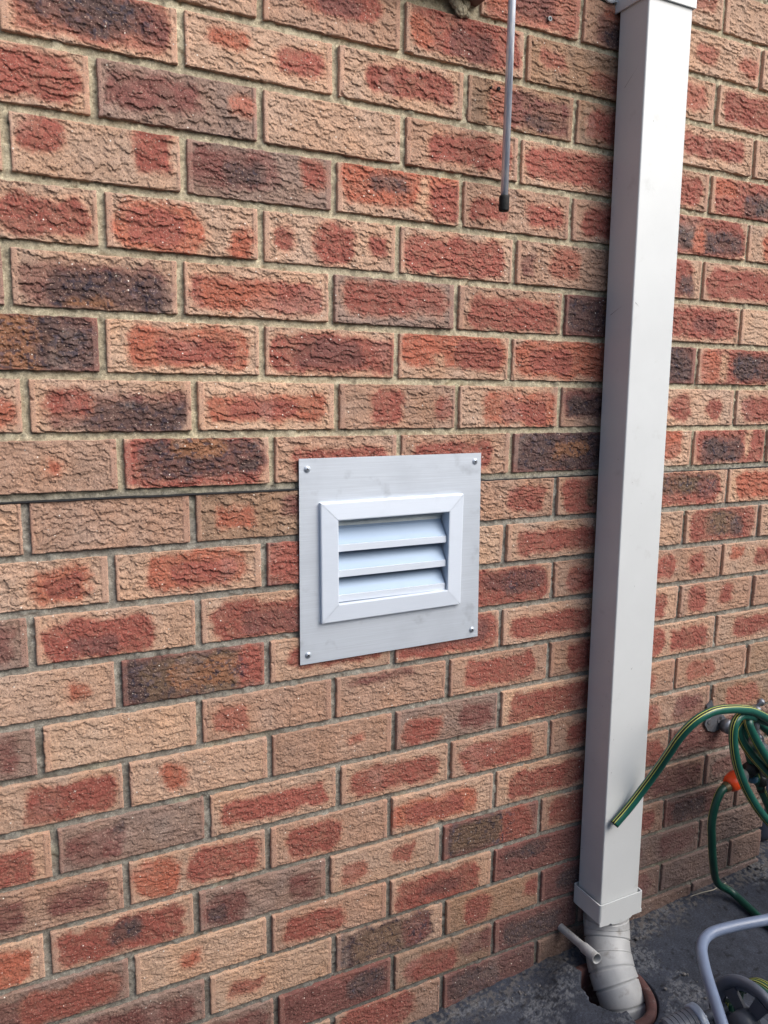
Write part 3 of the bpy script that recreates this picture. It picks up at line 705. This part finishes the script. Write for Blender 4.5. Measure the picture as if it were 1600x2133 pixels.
# mitred frame, four lengths with a moulded section: (offset inwards 0..1, y)
FO = [(.2108, -.7213), (.4925, -.7193), (.4922, -.9283), (.2134, -.9312)]
FI = [(.2428, -.7526), (.4617, -.7507), (.4622, -.8972), (.2447, -.8991)]
prof = [(0.0, -.0042), (0.0, -.0100), (.012, -.0112), (.055, -.0118), (.50, -.0126), (.93, -.0134), (.985, -.0130), (1.0, -.0118), (1.0, .018)]
def lerp2(a, b, t): return (a[0]+(b[0]-a[0])*t, a[1]+(b[1]-a[1])*t)
names = ['frame_rail', 'frame_stile', 'frame_rail', 'frame_stile']
for i in range(4):
    j = (i+1) % 4; bm = bmesh.new()
    # hairline gap at the mitre
    rows = []
    for t, y in prof:
        a = lerp2(FO[i], FI[i], t); b = lerp2(FO[j], FI[j], t)
        e = .00032; L_ = math.hypot(b[0]-a[0], b[1]-a[1]); ux, uz = (b[0]-a[0])/L_, (b[1]-a[1])/L_
        rows.append((bm.verts.new((a[0]+ux*e, y, a[1]+uz*e)), bm.verts.new((b[0]-ux*e, y, b[1]-uz*e))))
    for (a, b), (c, d) in zip(rows, rows[1:]): bm.faces.new((a, b, d, c))
    me_ = bm_mesh(names[i], bm)
    fr = link(names[i], me_, M_FRAME, vent)
# duct lining
bm = bmesh.new()
x0, x1, z0, z1 = .2400, .4650, -.9010, -.7490
for q in (((x0, z0), (x0, z1)), ((x1, z1), (x1, z0)), ((x0, z1), (x1, z1)), ((x1, z0), (x0, z0))):
    (a, b), (c, d) = q; bm.faces.new([bm.verts.new(p) for p in ((a, .016, b), (c, .016, d), (c, .075, d), (a, .075, b))])
bm.faces.new([bm.verts.new(p) for p in ((x0, .075, z0), (x1, .075, z0), (x1, .075, z1), (x0, .075, z1))])
link('duct', bm_mesh('duct', bm), simple('duct_grey', (.12, .12, .13), .6), vent)
# three louvre blades: sloping face and vertical lip, coloured brighter to stand in for light
for k_, zl in enumerate((-.7965, -.8415, -.8855)):
    xa, xb = .2452, .4600
    def prism(sec):
        bm = bmesh.new()
        a = [bm.verts.new((xa, y, z)) for y, z in sec]; b = [bm.verts.new((xb, y, z)) for y, z in sec]
        for i in range(len(sec)): bm.faces.new((a[i], a[(i+1) % len(sec)], b[(i+1) % len(sec)], b[i]))
        bm.faces.new(a); bm.faces.new(b[::-1]); return bm
    sec = [(-.0062, zl+.0006), (.0125, zl+.0255), (.0125, zl+.0300), (.0140, zl+.0300), (.0140, zl+.0245), (-.0048, zl-.0006)]
    bl = link('louvre_blade', bm_mesh('louvre_blade', prism(sec)), M_SLAT_SHADED, vent)
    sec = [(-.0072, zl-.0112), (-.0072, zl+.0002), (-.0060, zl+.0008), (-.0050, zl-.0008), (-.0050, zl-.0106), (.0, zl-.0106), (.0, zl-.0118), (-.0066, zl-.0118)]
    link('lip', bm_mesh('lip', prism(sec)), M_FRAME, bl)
bm = bmesh.new()
box(bm, .2450, .4600, .009, .0175, -.7590, -.7535, .0006, 1); box(bm, .2450, .4600, .0135, .0175, -.7680, -.7595, .0006, 1)
link('top_rail', bm_mesh('top_rail', bm), simple('rail_grey', (.62, .66, .64), .5, .1), vent)
# screws
def onplane(px_x, px_y, y):
    f = 1611.96; d = [(px_x-800)/f, (px_y-1066.5)/f, 1]
    r = [d[0]*R0[i]+d[1]*R1[i]+d[2]*R2[i] for i in range(3)]; t = (y-CAMPOS.y)/r[1]
    return (CAMPOS.x+t*r[0], y, CAMPOS.z+t*r[2])
for (x, z, rot) in ((.1895, -.6640, .3), (.5195, -.6610, 1.2), (.5245, -.9840, .8), (.1905, -.9860, .6)):
    bm = bmesh.new()
    lathe(bm, (x, -.0041, z), (0, -1, 0), [(0, .0056), (.0008, .0056), (.0011, .0052), (.0012, .0040), (.0018, .0038), (.0023, .0030), (.0026, .0018), (.0027, 0)], 32)
    s_ = link('screw', bm_mesh('screw', bm), M_STEEL, vent, True)
    bm = bmesh.new()
    for a in (rot, rot+math.pi/2):
        dx, dz = math.cos(a), math.sin(a); w_ = .0007; l_ = .0027
        pts = [(x+dx*l_-dz*w_, z+dz*l_+dx*w_), (x+dx*l_+dz*w_, z+dz*l_-dx*w_), (x-dx*l_+dz*w_, z-dz*l_-dx*w_), (x-dx*l_-dz*w_, z-dz*l_+dx*w_)]
        yy = -.00692 if a == rot else -.00696
        hexa(bm, [(p[0], yy, p[1]) for p in pts]+[(p[0], yy+.001, p[1]) for p in pts])
    link('cross_slot', bm_mesh('cross_slot', bm), M_DARK, s_)

# ------------------------------------------------------------------ hanging rod
M_ROD = NT('worn_metal_rod')
_m = M_ROD; v = _m.mapping((160, 160, 14)); n_ = _m.noise(1, 4, .65, vec=v)
_m.l(_m.ramp(n_, [(.3, (.32, .35, .43)), (.5, (.60, .64, .74)), (.62, (.92, .91, .90)), (.8, (.5, .53, .60))]), _m.b.inputs['Base Color'])
_m.b.inputs['Metallic'].default_value = .35; _m.b.inputs['Roughness'].default_value = .36; M_ROD = _m.m
rod = empty('hanging_rod', (.5335, -.045, -.22), 'thin worn grey metal rod with a black rubber tip hanging in front of the bricks', 'rod')
xr_, yr_ = .5345, -.045
bm = bmesh.new(); lathe(bm, (xr_, yr_, -.205), (.004, 0, 1), [(0, .0), (0, .0064), (.75, .0064), (.75, 0)], 24)
link('shaft', bm_mesh('shaft', bm), M_ROD, rod, True)
bm = bmesh.new(); lathe(bm, (xr_, yr_, -.2275), (0, 0, 1), [(0, 0), (0, .0070), (.001, .0085), (.003, .0089), (.022, .0088), (.0255, .0084), (.026, .0066), (.026, 0)], 30)
link('rubber_tip', bm_mesh('rubber_tip', bm), simple('black_rubber', (.003, .003, .0035), .8, bump=.3), rod, True)

# ------------------------------------------------------------------ window above (only its sill shows) and eave
M_BROWN = simple('brown_paint', s2l(92, 44, 40), .5, nscale=20)
win = empty('window', (-.11, 0, .11), 'brown window sill at the very top of the picture left of the hanging rod', 'window')
bm = bmesh.new(); box(bm, -.73, .500, -.030, .09, .1065, .135, .003); link('sill', bm_mesh('sill', bm), M_BROWN, win)
bm = bmesh.new()
box(bm, -.718, .500, .020, .07, .1355, .175, .002); box(bm, -.718, .500, .020, .07, .74, .785, .002)
box(bm, -.718, -.675, .022, .068, .1755, .7395, .002); box(bm, .457, .500, .022, .068, .1755, .7395, .002); box(bm, -.13, -.09, .024, .066, .1755, .7395, .002)
link('frame', bm_mesh('frame', bm), M_BROWN, win)
gm = NT('window_glass'); gm.b.inputs['Base Color'].default_value = (.03, .035, .04, 1); gm.b.inputs['Roughness'].default_value = .05
bm = bmesh.new(); box(bm, -.674, -.1305, .042, .047, .176, .739); box(bm, -.0895, .4565, .042, .047, .176, .739); link('pane', bm_mesh('pane', bm), gm.m, win)
ev = empty('eave', (.2, -.2, .66), 'pale painted roof eave with a gutter above the wall', 'eave')
bm = bmesh.new(); box(bm, -1.9, 1.75, -.16, 1.6, .79, .80); link('soffit', bm_mesh('soffit', bm), simple('cream_soffit', (.55, .53, .48), .7), ev)
bm = bmesh.new(); box(bm, -1.9, 1.75, -.18, -.161, .77, .93, .002); link('fascia', bm_mesh('fascia', bm), M_PVC, ev)
bm = bmesh.new(); rect_pipe(bm, .789, .656, ex=.001); link('pipe', bm_mesh('pipe', bm), M_PVC, dp)

# unseen fence added behind the camera to dim light on the lower wall
fe = empty('blocker_fence', (0, -2.7, -1.8), 'grey ribbed metal fence added out of view behind the camera to block low light', 'fence')
M_FEN = simple('fence_paint', (.30, .31, .32), .5, nscale=3)
bm = bmesh.new(); prev = None; x = -9.0; k_ = 0
while x < 9:
    y = -2.70 if k_ % 4 in (0, 1) else -2.66
    v_a, v_b = bm.verts.new((x, y, -1.95)), bm.verts.new((x, y, -.05))
    if prev: bm.faces.new((prev[0], v_a, v_b, prev[1]))
    prev = (v_a, v_b); x += .09 if k_ % 2 == 0 else .02; k_ += 1
link('panel', bm_mesh('panel', bm), M_FEN, fe)
bm = bmesh.new(); box(bm, -9, 9, -2.72, -2.64, -.05, -.01, .004); link('top_rail', bm_mesh('top_rail', bm), M_FEN, fe)

# ------------------------------------------------------------------ garden tap
M_TAP = simple('worn_chrome', (.20, .21, .235), .42, .7, nscale=90, var=.25, dirt=((.16, .15, .14), 80, .55, .7))
M_BRK = simple('dull_zinc_bracket', s2l(98, 100, 106), .6, .3, nscale=60, var=.25, dirt=((.08, .07, .07), 60, .5, .7))
tapo = empty('garden_tap', (1.21, 0, -1.30), 'worn silver garden tap on the wall with green hose hung over it', 'tap')
bm = bmesh.new()
pts = [(1.190, -1.258), (1.205, -1.247), (1.212, -1.262), (1.222, -1.285), (1.250, -1.293), (1.262, -1.306), (1.250, -1.322), (1.222, -1.330), (1.200, -1.322), (1.188, -1.305), (1.193, -1.280)]
a = [bm.verts.new((x, -.004, z)) for x, z in pts]; b = [bm.verts.new((x, .000, z)) for x, z in pts]
bm.faces.new(a); bm.faces.new(b[::-1])
for i in range(len(a)): bm.faces.new((a[i], a[(i+1) % len(a)], b[(i+1) % len(a)], b[i]))
for x, z in ((1.236, -1.303), (1.203, -1.30)):
    lathe(bm, (x, -.004, z), (0, -1, 0), [(0, .007), (.0015, .0065), (.0015, 0)], 16)
brk = link('wall_bracket', bm_mesh('wall_bracket', bm), M_BRK, tapo)
bm = bmesh.new(); lathe(bm, (1.238, -.0056, -1.2975), (0, -1, 0), [(0, .0045), (.0006, 0)], 14); link('fixing_hole', bm_mesh('fixing_hole', bm), M_DARK, brk)
bm = bmesh.new()
lathe(bm, (1.247, 0, -1.315), (-.02, -1, .06), [(0, .013), (.012, .013), (.0125, .017), (.030, .017), (.031, .012), (.10, .012)], 28)
link('inlet_pipe', bm_mesh('inlet_pipe', bm), M_TAP, tapo, True)

# hose coil positions all hang off TP
bm = bmesh.new()
lathe(bm, (1.247-.002, -.10, -1.309), (-.40, -.28, .12), [(0, .012), (.02, .012), (.022, .0165), (.040, .0165), (.042, .013), (.10, .013)], 28)
link('inlet_pipe', bm_mesh('inlet_pipe', bm), M_TAP, tapo, True)
TB = Vector((1.178, -.142, -1.268))
bm = bmesh.new()
lathe(bm, (1.166, -.150, -1.207), (.10, .03, -1), [(0, 0), (0, .0055), (.006, .0075), (.012, .0055), (.020, .0048), (.028, .0052), (.034, .0085), (.040, .0092), (.044, .0080), (.048, .0100), (.054, .0105), (.058, .0092), (.062, .0110), (.070, .0118), (.076, .0098), (.084, .0120)], 32, cap=False)
link('spindle', bm_mesh('spindle', bm), M_TAP, tapo, True)
bm = bmesh.new()
path = catmull([(1.176, -.146, -1.285), (1.192, -.140, -1.298), (1.218, -.134, -1.318), (1.244, -.130, -1.346), (1.254, -.128, -1.385)], 8)
bm.free()
link('spout', tube('spout', path, [.0115, .0125, .0175, .0205, .0195, .0150], 28), M_TAP, tapo, True)
bm = bmesh.new()
b0 = bmesh.ops.create_uvsphere(bm, u_segments=20, v_segments=12, radius=.0095)
for v in b0['verts']: v.co = Vector((1.163+v.co.x*1.1, -.153+v.co.y, -1.2035+v.co.z*.85))
lathe(bm, (1.166, -.150, -1.199), (.9, .1, .45), [(0, .004), (.012, .0045), (.014, .0078), (.018, .0080), (.022, .0066), (.022, 0)], 20)
link('handle', bm_mesh('handle', bm), M_TAP, tapo, True)

# ------------------------------------------------------------------ hose hung over the tap
def hose_mat(name, col, r=.38):
    m = NT(name); n = m.noise(25, 3); m.l(m.ramp(n, [(.3, [c*.85 for c in col]), (.7, [c*1.15 for c in col])]), m.b.inputs['Base Color'])
    m.b.inputs['Roughness'].default_value = r
    wv = m.noise(500, 2); m.bump(wv, .15, .0006); return m.m
HOSE_OFF = 36
M_HG = hose_mat('green_hose', (.009, .085, .062)); M_HY = hose_mat('yellow_stripe', (.60, .62, .13)); M_HB = hose_mat('black_stripe', (.006, .008, .007)); M_HIN = simple('hose_inside', (.01, .03, .02), .8)
M_HP = hose_mat('pale_print', (.42, .55, .58)); M_HG2 = hose_mat('dark_green_hose', (.003, .048, .032), .42)
def stripes(off, prints=(), per=24):
    def f(i, j):
        q = (j-off) % 48
        if q % per in (0, 4): return 1
        if q % per in (1, 2, 3): return 2
        for (i0, i1, j0, j1) in prints:
            if i0 <= i < i1 and j0 <= q < j1 and (i*7 + j*3) % 5 != 0: return 4
        return 0
    return f

LA = [(.836,-.0912,-1.4212),(.8708,-.094,-1.3901),(.9002,-.105,-1.345),(.9131,-.125,-1.2975),(.9184,-.145,-1.2547),(.9227,-.165,-1.2132),(.9368,-.18,-1.1815),(.9626,-.188,-1.1639),(.9978,-.19,-1.1594),(1.0654,-.185,-1.1716),(1.1387,-.17,-1.1984),(1.228,-.16,-1.251),(1.302,-.16,-1.319)]
LB = [(1.302,-.16,-1.543),(1.203,-.165,-1.455),(1.137,-.17,-1.380),(1.092,-.175,-1.312),(1.071,-.175,-1.254),(1.068,-.175,-1.211),(1.094,-.17,-1.197),(1.148,-.158,-1.216)]
LE = [(1.184,-.125,-1.239),(1.227,-.12,-1.264),(1.291,-.12,-1.317),(1.370,-.12,-1.399)]
LC = [(1.314,-.14,-1.437),(1.225,-.15,-1.365),(1.155,-.15,-1.299),(1.119,-.15,-1.253),(1.123,-.15,-1.232),(1.160,-.148,-1.225)]
LD = [(1.315,-.150,-1.430),(1.225,-.165,-1.350),(1.163,-.172,-1.285),(1.128,-.170,-1.236),(1.128,-.162,-1.218),(1.170,-.140,-1.228)]
LF = [(1.192,-.10,-1.250),(1.199,-.10,-1.279),(1.223,-.10,-1.341),(1.266,-.10,-1.422),(1.319,-.10,-1.507)]
loop = LA + [(1.46,-.17,-1.50),(1.47,-.18,-1.62),(1.40,-.17,-1.635)] + LB + LE + [(1.47,-.13,-1.52),(1.46,-.13,-1.60),(1.40,-.14,-1.54)] + LC \
  + [(1.24,-.15,-1.262),(1.36,-.15,-1.37),(1.50,-.13,-1.55),(1.47,-.12,-1.60),(1.41,-.12,-1.53)] + LD + [(1.186,-.11,-1.236)] + LF + [(1.36,-.11,-1.60),(1.42,-.12,-1.66)]
hp = catmull(loop, 14)
hose = tube('garden_hose', hp, .0092, 48, matfn=stripes(HOSE_OFF, ((10, 34, 24, 26), (52, 60, 24, 26), (66, 78, 22, 25))), twist=0.0)
hose = link('garden_hose', hose, [M_HG, M_HY, M_HB, M_HIN, M_HP], None, True)
tag(hose, 'coiled green yellow-striped hose over the tap, its cut end lying on the downpipe', 'garden hose')

# supply hose from the ground with its orange click connector
sup = empty('supply_hose', (1.16, -.1, -1.74), 'dark green hose rising from the concrete to an orange connector under the tap', 'hose')
sp = catmull([(1.158,-.100,-1.406),(1.140,-.101,-1.414),(1.125,-.102,-1.440),(1.118,-.102,-1.480),(1.125,-.100,-1.523),(1.152,-.088,-1.600),(1.215,-.055,-1.690),(1.262,-.062,-1.726),(1.262,-.115,-1.7365),(1.255,-.16,-1.7375),(1.262,-.24,-1.738),(1.30,-.33,-1.738)], 14)
link('tube', tube('tube', sp, .0088, 32, matfn=stripes(3, ())), [M_HG2, M_HY, M_HB, M_HIN, M_HP], sup, True)
M_OR = simple('orange_plastic', (.80, .075, .012), .38, nscale=30, var=.08); M_GREYP = simple('light_grey_plastic', (.42, .43, .42), .45)
bm = bmesh.new(); lathe(bm, (1.150,-.1005,-1.4090), (1, 0, .22), [(0, .0098), (.004, .0112), (.014, .0115), (.018, .0120)], 24, cap=False)
link('ferrule', bm_mesh('ferrule', bm), simple('worn_brass', (.10, .075, .035), .5, .3, dirt=((.03, .04, .02), 60, .5, .6)), sup, True)
bm = bmesh.new(); lathe(bm, (1.163,-.1005,-1.4060), (1, 0, .40), [(0, .0), (0, .0120), (.003, .0165), (.010, .0195), (.020, .0208), (.030, .0205), (.034, .0190)], 36)
for v in bm.verts:
    a = math.atan2(v.co.z+1.40, v.co.y+.1); k_ = 1+.02*math.cos(12*a)
    v.co.y = -.1005+(v.co.y+.1005)*k_
cn = link('connector', bm_mesh('connector', bm), M_OR, sup, True)
bm = bmesh.new(); lathe(bm, (1.195,-.1005,-1.3935), (1, 0, .40), [(0, .0188), (.004, .0192), (.012, .0170), (.020, .0125), (.020, .0)], 36)
link('collar', bm_mesh('collar', bm), M_GREYP, cn, True)
tee = empty('hose_fitting', (1.24, -.1, -1.38), 'black plastic hose fitting with a small blue ring behind the green hose coil', 'hose fitting')
bm = bmesh.new()
lathe(bm, (1.213,-.1005,-1.387), (1, 0, .32), [(0, .010), (.010, .010), (.011, .0165), (.020, .0170), (.040, .0165), (.042, .012), (.055, .012), (.056, .016), (.080, .016), (.080, 0)], 28)
lathe(bm, (1.262,-.1005,-1.372), (.2, 0, -1), [(0, .010), (.030, .010), (.031, .0145), (.055, .0145), (.056, .009), (.075, .009), (.075, 0)], 24)
link('body', bm_mesh('body', bm), simple('black_fitting', (.012, .013, .015), .45), tee, True)
bm = bmesh.new(); lathe(bm, (1.243,-.1005,-1.402), (.2, 0, -1), [(0, .0105), (.003, .0118), (.009, .0118), (.012, .0100)], 24)
link('ring', bm_mesh('ring', bm), simple('blue_ring', (.06, .16, .24), .4), tee, True)

# ------------------------------------------------------------------ hose reel in the lower right corner
M_REELT = simple('grey_painted_tube', (.155, .195, .285), .36, nscale=30, var=.10, bump=.06, bscale=200, dirt=((.16, .17, .20), 90, .62, .5))
M_REELD = simple('dark_reel_plastic', (.055, .062, .080), .48, nscale=30, var=.2, bump=.1)
M_REELM = simple('mid_reel_plastic', (.085, .095, .120), .42, nscale=40, var=.12, bump=.1)
M_REELP = simple('pale_reel_cap', (.30, .36, .46), .4, nscale=30, var=.08)
reel = empty('hose_reel', (.95, -.38, -1.77), 'grey hose reel with a bent tube handle standing on the concrete at the lower right', 'hose reel')
hd = catmull([(1.172,-.264,-1.62),(1.121,-.257,-1.62),(1.060,-.2445,-1.62),(1.015,-.2370,-1.62),(.982,-.2345,-1.62),(.955,-.240,-1.62),(.934,-.251,-1.621),(.915,-.268,-1.623),(.888,-.303,-1.630),(.859,-.348,-1.640),(.837,-.384,-1.650),(.823,-.418,-1.67),(.815,-.44,-1.72),(.812,-.445,-1.758)], 10)
link('handle', tube('handle', hd, .0108, 28), M_REELT, reel, True)
# side disc of the drum with rim and spokes (plane roughly facing left)
DC = Vector((.925, -.372, -1.690)); DAX = Vector((-1, -.10, .10)).normalized()
bm = bmesh.new(); lathe(bm, DC, DAX, [(-.006, .052), (-.006, .076), (-.002, .0785), (.006, .0785), (.010, .074), (.008, .062), (.0005, .058), (.0005, .052)], 64, cap=False)
link('rim', bm_mesh('rim', bm), M_REELM, reel, True)
a_, u_, v_ = frame_from(DAX)
bm = bmesh.new()
for q in range(5):
    an = q*2*math.pi/5 + .55; d_ = u_*math.cos(an)+v_*math.sin(an); n_ = a_.cross(d_)
    P0 = DC + d_*.010; P1 = DC + d_*.056; w0, w1 = .010, .014
    f = [P0+n_*w0, P1+n_*w1, P1-n_*w1, P0-n_*w0]
    hexa(bm, [p+a_*.004 for p in f]+[p-a_*.003 for p in f])
link('spokes', bm_mesh('spokes', bm), M_REELD, reel)
bm = bmesh.new(); lathe(bm, DC, DAX, [(-.004, .0), (-.004, .024), (.030, .022), (.032, 0)], 40); link('hub', bm_mesh('hub', bm), M_REELD, reel, True)
# hose wound on the drum behind the disc
wind = []
for q in range(0, 40*4):
    an = q*2*math.pi/40; rad = .036+.0*q
    wind.append(DC - a_*(.016+.011*(q/40)) + (u_*math.cos(an)+v_*math.sin(an))*(.050 if (q//40) % 2 == 0 else .050))
link('wound_hose', tube('wound_hose', wind, .0075, 48, matfn=stripes(8, (), 48)), [M_HG2, M_HY, M_HB, M_HIN, M_HP], reel, True)
# ribbed winding grip with its pale cap
GA = Vector((.845, -.318, -1.705)); GD = Vector((-.80, .10, -.12))
pr = [(0, .0)]
pr += [(0, .0265)]
x_ = 0.0
for q in range(6):
    pr += [(x_+.0005, .0265), (x_+.0085, .0262), (x_+.0088, .0250), (x_+.0096, .0250)]; x_ += .0100
pr += [(x_, .0250), (x_+.003, .0225), (x_+.003, .019), (x_-.02, .018), (x_-.02, 0)]
bm = bmesh.new(); lathe(bm, GA, GD, pr, 48); gr_ = link('grip', bm_mesh('grip', bm), M_REELM, reel, False)
bm = bmesh.new(); lathe(bm, GA-GD.normalized()*.0165, GD, [(0, 0), (0, .024), (.002, .0300), (.014, .0300), (.0165, .0280), (.0165, .0)], 48)
cap_ = link('grip_cap', bm_mesh('grip_cap', bm), M_REELP, reel, True)
bm = bmesh.new(); ga, gu, gv = frame_from(GD)
bx = Vector((.853, -.336, -1.681)); 
lathe(bm, bx, (bx-(GA-ga*.008)).normalized()*1.0, [(0, .0026), (.002, .0024), (.002, 0)], 16)
link('screw', bm_mesh('screw', bm), M_STEEL, cap_, True)
bm = bmesh.new(); lathe(bm, GA-GD.normalized()*.075, GD, [(0, .009), (.06, .009)], 20); link('axle', bm_mesh('axle', bm), M_REELD, reel, True)
bm = bmesh.new(); box(bm, .80, 1.02, -.47, -.445, -1.765, -1.745, .005); box(bm, .99, 1.015, -.445, -.26, -1.760, -1.742, .005); link('foot', bm_mesh('foot', bm), M_REELD, reel)

# ------------------------------------------------------------------ bin beyond the corner of the wall, straw on the concrete
bm = bmesh.new()
def rr_ring(z, x0, x1, y0, y1, r):
    pts = []
    for cx_, cy_, a0 in ((x1-r, y1-r, 0), (x0+r, y1-r, 90), (x0+r, y0+r, 180), (x1-r, y0+r, 270)):
        for q in range(7):
            a = math.radians(a0+15*q); pts.append(bm.verts.new((cx_+r*math.cos(a), cy_+r*math.sin(a), z)))
    return pts
secs = [(-1.722, .03, .03), (-1.715, .012, .04), (-1.70, .004, .05), (-1.66, 0, .05), (-1.30, -.02, .05), (-1.22, -.025, .05), (-1.22, -.04, .06), (-1.19, -.04, .06), (-1.17, -.02, .06)]
rg = [rr_ring(z, 1.462+i, 1.95-i, .03+i, .50-i, r) for z, i, r in secs]
for A, B in zip(rg, rg[1:]):
    for i in range(28): bm.faces.new((A[i], A[(i+1) % 28], B[(i+1) % 28], B[i]))
bm.faces.new(rg[0]); bm.faces.new(rg[-1])
bn = empty('plastic_bin', (1.7, .26, -1.72), 'dark slate blue plastic bin just past the right-hand corner of the brick wall', 'bin')
link('body', bm_mesh('body', bm), simple('slate_plastic', (.035, .042, .070), .5, nscale=15, var=.15, bump=.1), bn, True)
stw = catmull([(1.184,-.008,-1.748),(1.215,-.013,-1.744),(1.251,-.018,-1.7435),(1.275,-.016,-1.741),(1.297,-.016,-1.740)], 6)
st_ = link('straw', tube('straw', stw, .0011, 8), simple('dry_straw', (.42, .38, .30), .7), None, True)
tag(st_, 'thin pale dry straw lying on the dark concrete near the wall', 'straw')
